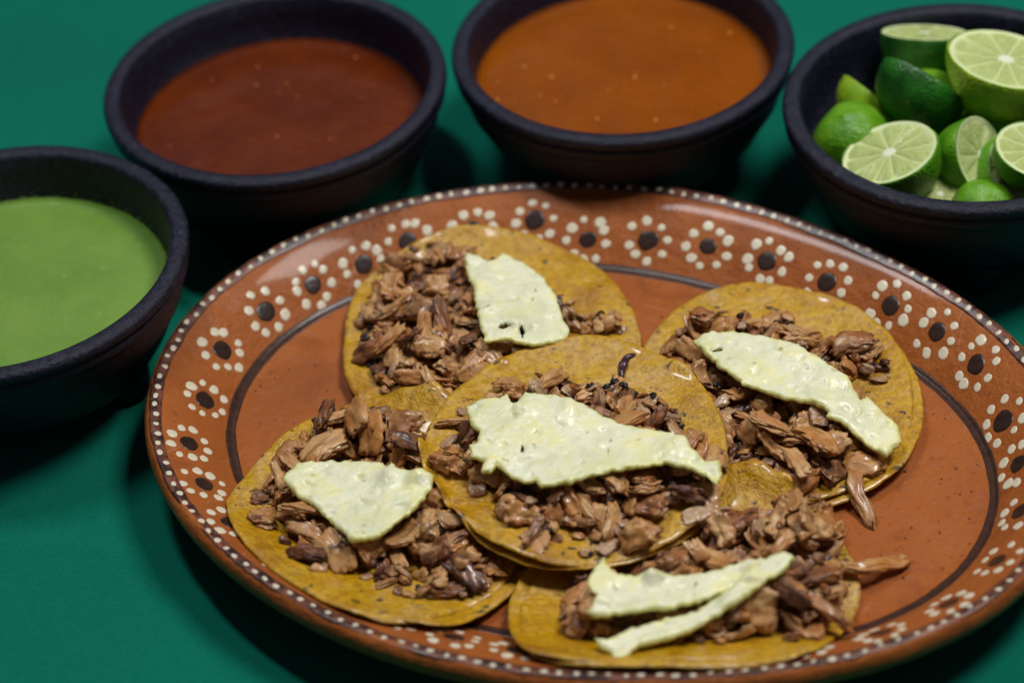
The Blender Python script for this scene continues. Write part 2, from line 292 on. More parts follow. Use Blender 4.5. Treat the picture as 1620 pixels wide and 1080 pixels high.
# ------------------------------------------------------------------ plate
PC = (0.03018, -0.04130); RZ = 0.031; ZR = 0.01144
RC = (0.015285, -0.014367, 0.0, -0.001932, 0.000189, -0.002817)
def rim(t): return 0.155+RC[0]*math.cos(2*t)+RC[1]*math.sin(2*t)+RC[3]*math.sin(3*t)+RC[4]*math.cos(4*t)+RC[5]*math.sin(4*t)
def ring(t): return rim(t)-0.02891+0.000424*math.cos(t)-0.001763*math.sin(t)+0.001913*math.cos(2*t)-0.002217*math.sin(2*t)
LIP = [(0, 0), (0.0012, 0.0006), (0.0026, 0.0005), (0.0040, -0.0008), (0.0050, -0.0028), (0.0053, -0.0050), (0.0046, -0.0076), (0.0026, -0.0098)]
def plate_z(t, r):
    a = ring(t); b = rim(t)
    if r <= a: return ZR-0.0015*(1-(r/a)**2)
    if r <= b:
        u = (r-a)/(b-a); return ZR+(RZ-ZR)*(.5*u**1.1+.5*math.sin(math.pi*u/2))
    d = r-b
    for k in range(4):
        if d <= LIP[k+1][0]: f = (d-LIP[k][0])/(LIP[k+1][0]-LIP[k][0]); return RZ+LIP[k][1]+f*(LIP[k+1][1]-LIP[k][1])
    return RZ-0.003
def surf(t, r): return Vector((PC[0]+r*math.cos(t), PC[1]+r*math.sin(t), plate_z(t, r)))
def surf_n(t, r):
    e = 0.0004; a = surf(t+e/r, r)-surf(t-e/r, r); b = surf(t, r+e)-surf(t, r-e); n = b.cross(a); n.normalize()
    return n if n.z > 0 else -n
plate = empty('oval_plate', (PC[0], PC[1], 0))
tag(plate, 'oval brown glazed clay plate with painted dot flowers', 'plate')
PO = Vector((PC[0], PC[1], 0))
def build_dish():
    n = 220; V = [PO*0+Vector((0, 0, plate_z(0, 0.0)))]; F = []; rows = []
    prof = [('f', k/14) for k in range(1, 15)]+[('s', k/14) for k in range(1, 15)]+[('l', k) for k in range(1, len(LIP))]+[('u', k) for k in range(7)]
    und = [(-0.002, 0.0185), (-0.012, 0.0125), (-0.026, 0.0045), (-0.034, 0.0012), (-0.039, 0.0), (-0.045, 0.0008), (-0.10, 0.0015)]
    for (k, p) in prof:
        row = []
        for i in range(n):
            t = 2*math.pi*i/n; a = ring(t); b = rim(t)
            if k == 'f': r = a*p; z = plate_z(t, r)
            elif k == 's': r = a+(b-a)*p; z = plate_z(t, r)
            elif k == 'l': r = b+LIP[p][0]; z = RZ+LIP[p][1]
            else: r = b+und[p][0]; z = und[p][1]
            w = 0.0004*nz(math.cos(t)*6, math.sin(t)*6, r*60)
            row.append(len(V)); V.append(Vector((r*math.cos(t), r*math.sin(t), z+(w if k == 'l' else 0))))
        rows.append(row)
    for i in range(n): F.append((0, rows[0][i], rows[0][(i+1) % n]))
    for q in range(len(rows)-1):
        for i in range(n): j = (i+1) % n; F.append((rows[q][i], rows[q+1][i], rows[q+1][j], rows[q][j]))
    V.append(Vector((0, 0, 0.0016))); c = len(V)-1
    for i in range(n): F.append((c, rows[-1][(i+1) % n], rows[-1][i]))
    return new_obj('dish', mesh('dish', V, F), M_CLAY, plate)
build_dish()
def decal(t, r, rx, ry, h, rag, seed, parent, name, mat, seg=18):
    """a slightly domed blob of slip that follows the plate's surface"""
    V = []; F = []; rings = (0, .45, .8, .97, 1.0)
    p0 = surf(t, r)-PO
    slope = math.hypot(1, (plate_z(t, r+.001)-plate_z(t, r-.001))/.002)
    def pt(a, b, hh):
        rr = r+b/slope; tt = t+a/r
        return surf(tt, rr)+surf_n(tt, rr)*hh-PO-p0
    V.append(pt(0, 0, h))
    for q, f in enumerate(rings[1:]):
        for i in range(seg):
            an = 2*math.pi*i/seg; k = 1+rag*nz(math.cos(an)*1.3+seed*7.1, math.sin(an)*1.3, seed*3.3)
            hh = h*(1-f**4)+0.00006 if f < 1 else -0.0002
            V.append(pt(rx*f*k*math.cos(an), ry*f*k*math.sin(an), hh))
    for i in range(seg): F.append((0, 1+i, 1+(i+1) % seg))
    for q in range(len(rings)-2):
        for i in range(seg): j = (i+1) % seg; a = 1+q*seg; b = a+seg; F.append((a+i, b+i, b+j, a+j))
    o = new_obj(name, mesh(name, V, F), mat, parent)
    o.location = p0 if parent is plate else p0-parent.location
    return o
FLOWERS = [(138, .36), (147.1, .39), (157.5, .44), (167.9, .38), (178.5, .58), (-172.7, .58), (-163.4, .62), (128.9, .35), (120.3, .48), (108.8, .48), (97.1, .54), (87.1, .31), (74.3, .36), (61.4, .42), (48.5, .44), (35.4, .45), (23, .51), (13.7, .52), (5.1, .51), (-5.9, .34), (-14.3, .34), (-23.6, .41), (-33.7, .50), (-43.9, .60), (-53.5, .56)]+[(-63.5-11.1*k, .52) for k in range(9)]
for fi, (deg, u) in enumerate(FLOWERS):
    t = math.radians(deg); r = ring(t)+(rim(t)-ring(t))*u
    cs = random.uniform(.0039, .0047)*(1.12 if fi in (12, 2) else 1)
    c = decal(t, r, cs, cs*random.uniform(.92, 1.06), 0.00015, .12, fi, plate, 'flower_center', M_DARK, 22)
    k = random.choice((8, 9, 9)); a0 = random.uniform(0, 6)
    slope = math.hypot(1, (plate_z(t, r+.001)-plate_z(t, r-.001))/.002)
    for q in range(k):
        an = a0+2*math.pi*q/k+random.uniform(-.15, .15); d = .0088*random.uniform(.88, 1.12)
        rr = r+d*math.sin(an)/slope; s = random.uniform(.0017, .0025)
        if rr-ring(t) < -.004: continue
        decal(t+d*math.cos(an)/r, rr, s, s*random.uniform(.85, 1.1), 0.00018, .22, fi*20+q, c, 'petal_dot', M_CREAM, 12)
def strip_on_plate(name, f0, f1, h, mat, n=360, m=4):
    V = []; F = []; FR = (0, .03, .2, .4, .6, .8, .97, 1); m = 7
    for i in range(n):
        t = 2*math.pi*i/n; a = f0(t); b = f1(t)
        for k, f in enumerate(FR):
            r = a+(b-a)*f; e = (k in (0, m))
            V.append(surf(t, r)+surf_n(t, r)*(-0.0002 if e else h)-PO)
    for i in range(n):
        j = (i+1) % n
        for k in range(m): a = i*(m+1)+k; b = j*(m+1)+k; F.append((a, a+1, b+1, b))
    return new_obj(name, mesh(name, V, F), mat, plate)
wob = lambda t, s: 0.0005*nz(math.cos(t)*9, math.sin(t)*9, s)+0.0003*nz(math.cos(t)*40, math.sin(t)*40, s)
strip_on_plate('painted_ring', lambda t: ring(t)-.0024+wob(t, 1), lambda t: ring(t)+.0018+wob(t, 5), 0.00028, M_RING)
strip_on_plate('painted_rim_band', lambda t: rim(t)-.0022+wob(t, 11)*1.5, lambda t: rim(t)+.0027+wob(t, 15)*1.5, 0.00022, M_BAND)
t = 0; k = 0
while t < 2*math.pi-.02:
    s = random.uniform(.0012, .0019)
    decal(t, rim(t)+random.uniform(-.0004, .0008), s, random.uniform(.0011, .0016), 0.0003, .3, 900+k, plate, 'rim_dot', M_CREAM, 10)
    t += random.uniform(.0050, .0066)/rim(t); k += 1

# ------------------------------------------------------------------ bowls
BZ = 0.0611; BR = 0.0769
BPROF = [(0, .0215), (.020, .0217), (.042, .0235), (.057, .0285), (.0640, .0345), (.0668, .041), (.0682, .050), (.0690, .0590), (.0700, .0606), (.0715, .0611), (.0745, .0611), (.0760, .0606), (.0768, .0594), (.0770, .0575), (.0763, .0562), (.0750, .0558), (.0747, .0552), (.0752, .0546), (.0758, .0540), (.0759, .0516), (.0752, .0502), (.0736, .0496), (.0732, .046), (.0712, .038), (.0668, .030), (.0632, .022), (.0575, .0130), (.045, .0085), (.020, .0080), (0, .0080)]
def bowl(x, y, rot, label):
    e = empty('stone_bowl', (x, y, 0)); tag(e, label, 'bowl', 'black bowls around the plate')
    V, F = lathe(BPROF, 128); W = []
    for v in V:
        v = Vector(v); a = math.atan2(v.y, v.x); w = 1+.004*nz(math.cos(a)*2+x*30, math.sin(a)*2, v.z*30)
        W.append((v.x*w, v.y*w, v.z))
    new_obj('bowl_body', mesh('bowl_body', W, F), M_BOWL, e)
    for k in range(3):
        a = rot+k*2*math.pi/3
        V, F = lathe([(0.0, .024), (.0125, .0235), (.0135, .018), (.0120, .010), (.0100, .004), (.0085, .0010), (.006, 0.0), (0, 0.0)], 24)
        V = [(v[0]+(0.024-v[2])*.25, v[1], v[2]) for v in V]
        V = [(math.cos(a)*(.043+v[0])-math.sin(a)*v[1], math.sin(a)*(.043+v[0])+math.cos(a)*v[1], v[2]) for v in V]
        new_obj('foot', mesh('foot', V, F), M_BOWL, e)
    return e
BOWLS = [(-.0959, .1566, 2.2, 'black stone bowl filled with dark red salsa'), (.0604, .1640, .75, 'black stone bowl filled with orange salsa'), (.2008, .0975, 2.6, 'black stone bowl heaped with cut limes'), (-.2057, .0457, -.45, 'black stone bowl filled with pale green salsa')]
for b in BOWLS: bowl(*b)
def inner_r(z):
    pts = BPROF[:9]
    for (r0, z0), (r1, z1) in zip(pts, pts[1:]):
        if z0 <= z <= z1: return r0+(r1-r0)*(z-z0)/(z1-z0)
    return .068
def salsa(bx, by, z, mat, name, label, fleck, nfl, foam):
    e = empty(name, (bx, by, z)); tag(e, label, 'salsa', 'salsas in black bowls')
    R = inner_r(z)+.0003; V = [(0, 0, 0)]; F = []; n = 128; rr = [k/24 for k in range(1, 25)]
    for f in rr:
        for i in range(n):
            a = 2*math.pi*i/n; r = R*f
            h = .0013*max(0, (f-.93)/.07)**2+.00025*nz(r*math.cos(a)*60, r*math.sin(a)*60, z*99)
            V.append((r*math.cos(a), r*math.sin(a), h))
    for i in range(n): F.append((0, 1+i, 1+(i+1) % n))
    for q in range(len(rr)-1):
        for i in range(n): j = (i+1) % n; a = 1+q*n; F.append((a+i, a+n+i, a+n+j, a+j))
    base = len(V)
    for (dz, ) in ((-.004,), (-.009,)):
        for i in range(n):
            a = 2*math.pi*i/n; r = inner_r(z+dz)+.0002; V.append((r*math.cos(a), r*math.sin(a), dz))
    a0 = 1+(len(rr)-1)*n
    for i in range(n):
        j = (i+1) % n; F.append((a0+i, base+i, base+j, a0+j)); F.append((base+i, base+n+i, base+n+j, base+j))
    F.append(tuple(base+n+i for i in range(n))[::-1])
    new_obj('liquid', mesh('liquid', V, F), mat, e)
    # splashes left on the wall above the liquid, one part
    V = []; F = []
    bm = bmesh.new(); bmesh.ops.create_icosphere(bm, subdivisions=1, radius=1); sv = [v.co.copy() for v in bm.verts]; sf = [tuple(v.index for v in f.verts) for f in bm.faces]; bm.free()
    for k in range(int(foam)):
        a = random.uniform(0, 2*math.pi); hz = abs(random.gauss(0, 1))*.0016*(.5+max(0, nz(math.cos(a)*2.5, math.sin(a)*2.5, z*60)+.4)); s = random.uniform(.00025, .00085)/(1+hz*300)
        r = inner_r(min(z+hz, .0600)); o0 = len(V); rot = Matrix.Rotation(a, 3, 'Z')
        for q in sv: V.append(rot @ Vector((r+q.x*s*.35, q.y*s*random.uniform(.8, 1.5), hz+q.z*s)))
        F += [tuple(o0+i for i in f) for f in sf]
    sp = new_obj('splash_drops', mesh('splash_drops', V, F), mat, e); sp['kind'] = 'stuff'
    me = None
    for k in range(nfl):
        if me is None:
            bm = bmesh.new(); bmesh.ops.create_icosphere(bm, subdivisions=2, radius=1)
            for v in bm.verts: v.co *= 1+.3*nz(v.co.x*1.5, v.co.y*1.5, v.co.z*1.5)
            me = bpy.data.meshes.new('seed'); bm.to_mesh(me); bm.free(); me.shade_smooth(); me.materials.append(fleck)
        a = random.uniform(0, 6.28); r = R*.92*math.sqrt(random.random()); s = random.uniform(.0003, .0008)
        o = new_obj('seed', me, None, e, (r*math.cos(a), r*math.sin(a), .0)); o.scale = (s*1.3, s, s*.5); o.rotation_euler = (0, 0, random.uniform(0, 3))
M_RED = mat_salsa('dark_red_salsa', (0.092, 0.0125, 0.0004), (0.128, 0.0200, 0.0005), (0.19, 0.045, 0.003))
M_ORA = mat_salsa('orange_salsa', (0.225, 0.050, 0.0006), (0.270, 0.064, 0.0010), (0.28, 0.10, 0.004))
M_GRN = mat_salsa('green_salsa', (0.135, 0.265, 0.036), (0.175, 0.305, 0.048), (0.24, 0.36, 0.09), 0.34)
salsa(BOWLS[0][0], BOWLS[0][1], .0375, M_RED, 'red_salsa', 'dark brick red salsa with a few floating seeds', mat_plain('red_seed', (.45, .13, .02)), 12, 160)
salsa(BOWLS[1][0], BOWLS[1][1], .0420, M_ORA, 'orange_salsa', 'orange brown salsa with yellow flecks', mat_plain('orange_seed', (.62, .28, .03)), 16, 160)
salsa(BOWLS[3][0], BOWLS[3][1], .0385, M_GRN, 'green_salsa', 'pale green creamy salsa with a foamy edge', mat_plain('green_fleck', (.26, .36, .12)), 22, 700)

# ------------------------------------------------------------------ limes
M_PITH = mat_pith(); M_FLESH = mat_flesh()
RINDS = {'d': mat_rind('dark_lime_rind', (0.006, 0.075, 0.004), (0.022, 0.170, 0.008)), 'm': mat_rind('green_lime_rind', (0.075, 0.260, 0.006), (0.150, 0.360, 0.012)), 'l': mat_rind('light_lime_rind', (0.240, 0.430, 0.012), (0.330, 0.500, 0.020))}
def lime_meshes():
    V = []; F = []; n = 48; prof = []
    for k in range(19):
        a = math.pi/2*k/18; prof.append((math.cos(a), -1.12*math.sin(a)-.06*max(0, (a-1.25)/.32)**2))
    prof = [(0.972, 0.004), (0.985, .008), (0.996, .004)]+prof
    V, F = lathe([(max(r, 0.0), z) for r, z in prof], n)
    V = [tuple(Vector(v)*(1+.05*nz(v[0]*1.6, v[1]*1.6, v[2]*1.6)+.012*nz(v[0]*6, v[1]*6, v[2]*6))) for v in V]
    rind = mesh('rind', V, F)
    pr = [(0, .002), (.10, .010), (.14, -.002), (.5, -.004), (.915, -.004), (.94, .008), (.965, .010), (.978, .004)]
    V, F = lathe(pr, n); pith = mesh('pith', V, F)
    segs = []
    ns = 10; ra = random.Random(5)
    cuts = [2*math.pi*(k+ra.uniform(-.16, .16))/ns for k in range(ns)]+[0]
    cuts[-1] = cuts[0]+2*math.pi
    for k in range(ns):
        a0, a1 = cuts[k], cuts[k+1]; V = []; F = []; gap = .004; nr, na = 9, 7
        for i in range(nr+1):
            r = .11+(.925-.11)*i/nr
            g = gap/r*(1.0); lo = a0+g; hi = a1-g
            if hi < lo: lo = hi = (a0+a1)/2
            edge_r = min(i/nr, 1-i/nr)
            for j in range(na+1):
                f = j/na; a = lo+(hi-lo)*f
                corner = max(0, (i/nr-.8)/.2)**2*abs(2*f-1)**3*.05
                e = min(1, min(f, 1-f)*5)*min(1, (1-i/nr)*6)*min(1, i/nr*6+.2)
                h = -.012+.034*e+.010*nz(r*9*math.cos(a), r*9*math.sin(a), k)
                V.append(((r-corner)*math.cos(a), (r-corner)*math.sin(a), h))
        for i in range(nr):
            for j in range(na): q = i*(na+1)+j; F.append((q, q+na+1, q+na+2, q+1))
        segs.append(mesh('flesh_segment', V, F))
    return rind, pith, segs
L_RIND, L_PITH, L_SEG = lime_meshes()
for s in L_SEG: s.materials.append(M_FLESH)
L_PITH.materials.append(M_PITH)
RMESH = {}
for k, mt in RINDS.items():
    c = L_RIND.copy(); c.materials.append(mt); RMESH[k] = c
def lime(x, y, z, nrm, rad, kind, spin, label, shared=False):
    e = empty('lime_half', (x*.001, y*.001, z*.001)); tag(e, label, 'lime', 'cut limes in the bowl')
    q = Vector((0, 0, 1)).rotation_difference(Vector(nrm).normalized())
    e.rotation_mode = 'QUATERNION'; e.rotation_quaternion = q @ Matrix.Rotation(spin, 3, 'Z').to_quaternion()
    ee = .05*math.sin(x*7.7+y*3.1); e.scale = (rad*.001*(1+ee), rad*.001*(1-ee), rad*.001*(1+.12*math.sin(x+y*2)))
    new_obj('rind', RMESH[kind], None, e); p = new_obj('pith', L_PITH, None, e)
    for s in L_SEG: new_obj('flesh_segment', s, None, e)
LIMES = [
 (193.2, 146.3, 64, (.073, .39, .918), 19.5, 'd', .3, 'dark green lime half, cut face flat up, against the bowl\'s far wall'),
 (219.4, 105.2, 75, (.147, .026, .989), 24.0, 'l', 1.0, 'large light green lime half lying on top with its cut face up'),
 (186.2, 110.8, 62, (.574, .554, .603), 20.5, 'd', 2.0, 'glossy dark green lime half turned rind up, cut face hidden'),
 (166.0, 124.0, 48, (.695, .396, .6), 15.0, 'l', .5, 'yellowish lime half tucked between dark lime and bowl wall'),
 (154.0, 96.0, 42, (.275, .221, -.936), 18.0, 'm', .2, 'green lime half lying dome up against the bowl wall'),
 (163.2, 66.5, 60, (-.366, .015, .931), 20.3, 'm', .9, 'lime half with white core facing out over the bowl rim'),
 (202.8, 69.6, 52, (.701, -.499, .509), 17.5, 'm', 1.6, 'lime half standing on edge, cut face turned sideways'),
 (223.0, 56.8, 62, (.196, -.153, .969), 17.5, 'm', .1, 'lime half with bright cut face beside the sideways lime'),
 (199.7, 47.0, 40, (.062, -.058, -.996), 13.5, 'm', .7, 'low lime half, only its domed rind showing above rim'),
 (183.5, 56.4, 44, (-.016, -.136, .991), 11.0, 'm', .4, 'small lime piece showing a sliver of pale cut flesh'),
 (216.0, 66.0, 44, (.701, -.382, .602), 17.0, 'm', .8, 'shaded lime half wedged underneath the brighter cut limes'),
 (190.0, 122.0, 36, (.2, .1, -.97), 20.0, 'm', .3, 'lime half buried at the bottom of the lime bowl'),
 (222.0, 104.0, 36, (.1, .2, -.97), 21.0, 'm', .6, 'lime half buried underneath the large light green half'),
 (172.0, 80.0, 32, (-.1, .1, .97), 15.0, 'm', .9, 'lime half buried underneath the white cored half'),
]
for L in LIMES: lime(L[0], L[1], L[2], L[3], L[4], L[5], L[6], L[7])

# ------------------------------------------------------------------ height field of the food
GX0, GY0, GS, GW, GH = -0.150, -0.215, 0.001, 350, 330
gx = GX0+GS*np.arange(GW); gy = GY0+GS*np.arange(GH); XX, YY = np.meshgrid(gx, gy)
TT = np.arctan2(YY-PC[1], XX-PC[0]); RR = np.hypot(XX-PC[0], YY-PC[1])
RIMG = 0.155+RC[0]*np.cos(2*TT)+RC[1]*np.sin(2*TT)+RC[3]*np.sin(3*TT)+RC[4]*np.cos(4*TT)+RC[5]*np.sin(4*TT)
RING = RIMG-0.02891+0.000424*np.cos(TT)-0.001763*np.sin(TT)+0.001913*np.cos(2*TT)-0.002217*np.sin(2*TT)
UU = np.clip((RR-RING)/(RIMG-RING), 0, 1)
H = np.where(RR <= RING, ZR-0.0015*(1-(RR/RING)**2), ZR+(RZ-ZR)*(.5*UU**1.1+.5*np.sin(np.pi*UU/2)))
def bil(A, x, y):
    fx = np.clip((np.asarray(x)-GX0)/GS, 0, GW-1.001); fy = np.clip((np.asarray(y)-GY0)/GS, 0, GH-1.001)
    i = fx.astype(int); j = fy.astype(int); u = fx-i; v = fy-j
    return A[j, i]*(1-u)*(1-v)+A[j, i+1]*u*(1-v)+A[j+1, i]*(1-u)*v+A[j+1, i+1]*u*v
def inpoly(poly, X, Y):
    ins = np.zeros(np.shape(X), bool); n = len(poly)
    for k in range(n):
        (x0, y0), (x1, y1) = poly[k], poly[(k+1) % n]
        if y0 == y1: continue
        c = ((y0 > Y) != (y1 > Y)) & (X < (x1-x0)*(Y-y0)/(y1-y0)+x0); ins ^= c
    return ins
def blur(A, k):
    for _ in range(k):
        B = np.pad(A, 1, mode='edge'); A = (B[:-2, 1:-1]+B[2:, 1:-1]+B[1:-1, :-2]+B[1:-1, 2:]+4*A)/8
    return A
def settle(mask, blurs, pct, poke, post):
    """a stiffer sheet: the smoothed relief of what lies below, raised until it rests on it"""
    js, is_ = np.where(mask); j0, j1, i0, i1 = js.min()-3, js.max()+4, is_.min()-3, is_.max()+4
    h = H[j0:j1, i0:i1]; m = mask[j0:j1, i0:i1].astype(float); A = h*m; Wt = m.copy()
    S = h.copy(); k = 10
    L = h*m
    for _ in range(blurs):
        B = np.pad(L, 1); Wp = np.pad(m, 1)
        num = B[:-2, 1:-1]+B[2:, 1:-1]+B[1:-1, :-2]+B[1:-1, 2:]+4*L; den = Wp[:-2, 1:-1]+Wp[2:, 1:-1]+Wp[1:-1, :-2]+Wp[1:-1, 2:]+4*m
        L = np.where(m > 0, num/np.maximum(den, 1), 0)
    mb = m > 0; S = L+np.percentile((h-L)[mb], pct); S = np.where(mb, np.maximum(S, h-poke), np.nan)
    for _ in range(8):
        P = np.pad(S, 1, constant_values=np.nan); st = np.stack([P[:-2, 1:-1], P[2:, 1:-1], P[1:-1, :-2], P[1:-1, 2:]])
        cnt = (~np.isnan(st)).sum(0); mean = np.nansum(st, 0)/np.maximum(cnt, 1); S = np.where(np.isnan(S) & (cnt > 0), mean, S)
    S = blur(np.where(np.isnan(S), h, S), post); out = H.copy(); out[j0:j1, i0:i1] = S
    return out
def smooth_poly(poly, n=180):
    P = np.array(poly, float)
    for _ in range(3):
        Q = np.roll(P, -1, 0); P = np.stack([.75*P+.25*Q, .25*P+.75*Q], 1).reshape(-1, 2)
    d = np.hypot(*(np.roll(P, -1, 0)-P).T); s = np.concatenate([[0], np.cumsum(d)]); P2 = np.vstack([P, P[:1]]); u = np.linspace(0, s[-1], n, endpoint=False)
    return np.stack([np.interp(u, s, P2[:, 0]), np.interp(u, s, P2[:, 1])], 1)
def grow(poly, k=1.0, dx=0, dy=0, rot=0):
    P = np.array(poly, float); c = P.mean(0); Q = (P-c)*k; ca, sa = math.cos(rot), math.sin(rot)
    return np.stack([Q[:, 0]*ca-Q[:, 1]*sa, Q[:, 0]*sa+Q[:, 1]*ca], 1)+c+np.array([dx, dy])
def tortilla(poly, parent, seed, curl=0.0, blurs=260, pct=72, th=.0019):
    global H
    O = smooth_poly(poly); c = O.mean(0); mask = inpoly(O.tolist(), XX, YY)
    S = settle(mask, blurs, pct, .0012, 14); n = len(O)
    fr = [k/30 for k in range(1, 28)]+[.93, .955, .975, .99, 1.0]; po = Vector(parent.location); V = []; F = []
    def addring(f, top):
        row = []
        for i in range(n):
            wv = 1+(.012*nz(O[i][0]*60+seed, O[i][1]*60, seed)+.006*nz(O[i][0]*260+seed, O[i][1]*260, seed))*max(0, f-.8)/.2
            x, y = c+(O[i]-c)*f*wv; z = float(bil(S, x, y))
            z += .0009*nz(x*55+seed*3, y*55, 1.7)*f+curl*f**4*max(0, nz(O[i][0]*18, O[i][1]*18, seed+.3)*1.3+.5)+.0005*nz(x*170, y*170, seed)+.0006*max(0, nz(x*110, y*110, seed+4)-.15)
            z += .0008
            if top: z += th*(1-max(0, (f-.955)/.045)**3)**.5 if f < 1 else th*.45
            elif f == 1: z += th*.35
            row.append(len(V)); V.append(Vector((x, y, z))-po)
        return row
    z0 = float(bil(S, *c)); V.append(Vector((c[0], c[1], z0+.0008+th))-po); rows = [addring(f, True) for f in fr]
    low = [addring(f, False) for f in (1.0, .97, .8, .5, .2)]
    for i in range(n): F.append((0, rows[0][i], rows[0][(i+1) % n]))
    allr = rows+low
    for q in range(len(allr)-1):
        for i in range(n): j = (i+1) % n; F.append((allr[q][i], allr[q+1][i], allr[q+1][j], allr[q][j]))
    F.append(tuple(allr[-1])[::-1])
    H = np.where(mask, np.maximum(H, S+th+.0008), H)
    return new_obj('tortilla', mesh('tortilla', V, F), M_TORT, parent)

# ------------------------------------------------------------------ chopped meat
def piece_mesh(L, W, T, bend, twist, box, lump, seed, mat, name='meat_piece', sub=4, fibre=.02, tear_k=.9, arc=0.0):
    bm = bmesh.new(); bmesh.ops.create_icosphere(bm, subdivisions=sub, radius=1)
    rs = random.Random(seed); tap = rs.uniform(-.35, .35); skew = rs.uniform(-.4, .4)
    for v in bm.verts:
        p = v.co.normalized(); m = max(abs(p.x), abs(p.y), abs(p.z)); p = p*(1-box)+p/m*.85*box
        n1 = nz(p.x*1.3+seed, p.y*1.3, p.z*1.3+seed*.7); n2 = nz(p.x*2.9, p.y*2.9+seed*1.9, p.z*2.9)
        n3 = nz(p.x*1.8+seed*3, p.y*6, p.z*6)
        tear = max(0, abs(p.x)-.45)*.55*nz(p.y*4+seed, seed*2.7, p.z*3)+max(0, abs(p.y)-.5)*.5*nz(p.x*5+seed, p.z*3, seed*1.3)
        p = p*(1+lump*n1+lump*.7*n2)+v.co.normalized()*(fibre*n3)+Vector((p.x, p.y, 0))*tear*tear_k+v.co.normalized()*.07*nz(p.x*4.2+seed, p.y*4.2, p.z*4.2)
        x = p.x*L/2; y = p.y*W/2*(1+tap*p.x)+skew*p.x*p.x*W*.35; z = p.z*T/2*(1+.35*n1)
        y += W*.10*nz(p.x*4.5+seed, seed*2.2, 0); y += arc*L*(p.x*p.x+.35*math.sin(p.x*4+seed)); a = twist*x/(L/2); y, z = y*math.cos(a)-z*math.sin(a), y*math.sin(a)+z*math.cos(a)
        if abs(bend) > .01:
            R = (L/2)/bend; an = x/R; x, z = (R-z)*math.sin(an), R-(R-z)*math.cos(an)
        v.co = (x, y, z)
    zs = [v.co.z for v in bm.verts]; zc = (min(zs)+max(zs))/2
    for v in bm.verts: v.co.z -= zc
    me = bpy.data.meshes.new(name); bm.to_mesh(me); bm.free(); me.shade_smooth(); me.materials.append(mat)
    return me, L, W, max(zs)-min(zs)
KINDS = []
def kind(wt, mat, n, L, W, T, bend, twist, box, lump, sub=4, tear=.9):
    for k in range(n):
        r = random.uniform
        KINDS.append((wt/n, piece_mesh(r(*L)*.001, r(*W)*.001, r(*T)*.001, r(*bend), r(*twist), r(*box), lump, random.random()*90, mat, sub=sub, tear_k=tear)))
kind(.22, M_MEAT, 9, (11, 18), (7, 11), (2.8, 4.4), (-.6, .6), (-.45, .45), (.4, .85), .30, tear=.9)
kind(.18, M_MEAT, 8, (13, 21), (4.0, 6.0), (2.8, 4.4), (-.9, .9), (-.7, .7), (.25, .75), .30, tear=.9)
kind(.12, M_MEAT, 6, (13, 19), (6, 9), (2.0, 2.9), (.7, 1.5), (-.6, .6), (.35, .8), .28, tear=1.0)
kind(.18, M_MEAT, 8, (8, 13), (6, 9.5), (4.4, 6.5), (-.3, .3), (-.3, .3), (.4, .9), .30, tear=.8)
kind(.14, M_BROWN, 7, (8, 15), (4.5, 7), (2.6, 4.4), (-.8, .8), (-.6, .6), (.25, .7), .36, tear=1.0)
kind(.16, M_ONION, 7, (8, 14), (4.5, 7.5), (2.0, 3.2), (-1.0, 1.0), (-.4, .4), (.35, .8), .18, tear=.7)
CRUMBS = []
KK = KINDS; KINDS = CRUMBS
kind(.5, M_MEAT, 5, (4, 8), (3, 5), (2, 3.4), (-.6, .6), (-.6, .6), (.2, .6), .4, 3)
kind(.22, M_BROWN, 3, (3, 6), (2.5, 4), (1.8, 3), (-.6, .6), (-.6, .6), (.2, .6), .45, 3)
kind(.18, M_ONION, 3, (4, 8), (2.5, 5), (1.6, 2.4), (-.6, .6), (-.6, .6), (.2, .6), .25, 3)
kind(.14, M_CHAR, 4, (2.2, 4.5), (1.6, 3), (1.2, 2.2), (-.6, .6), (-.6, .6), (.2, .6), .6, 3)
KINDS = KK
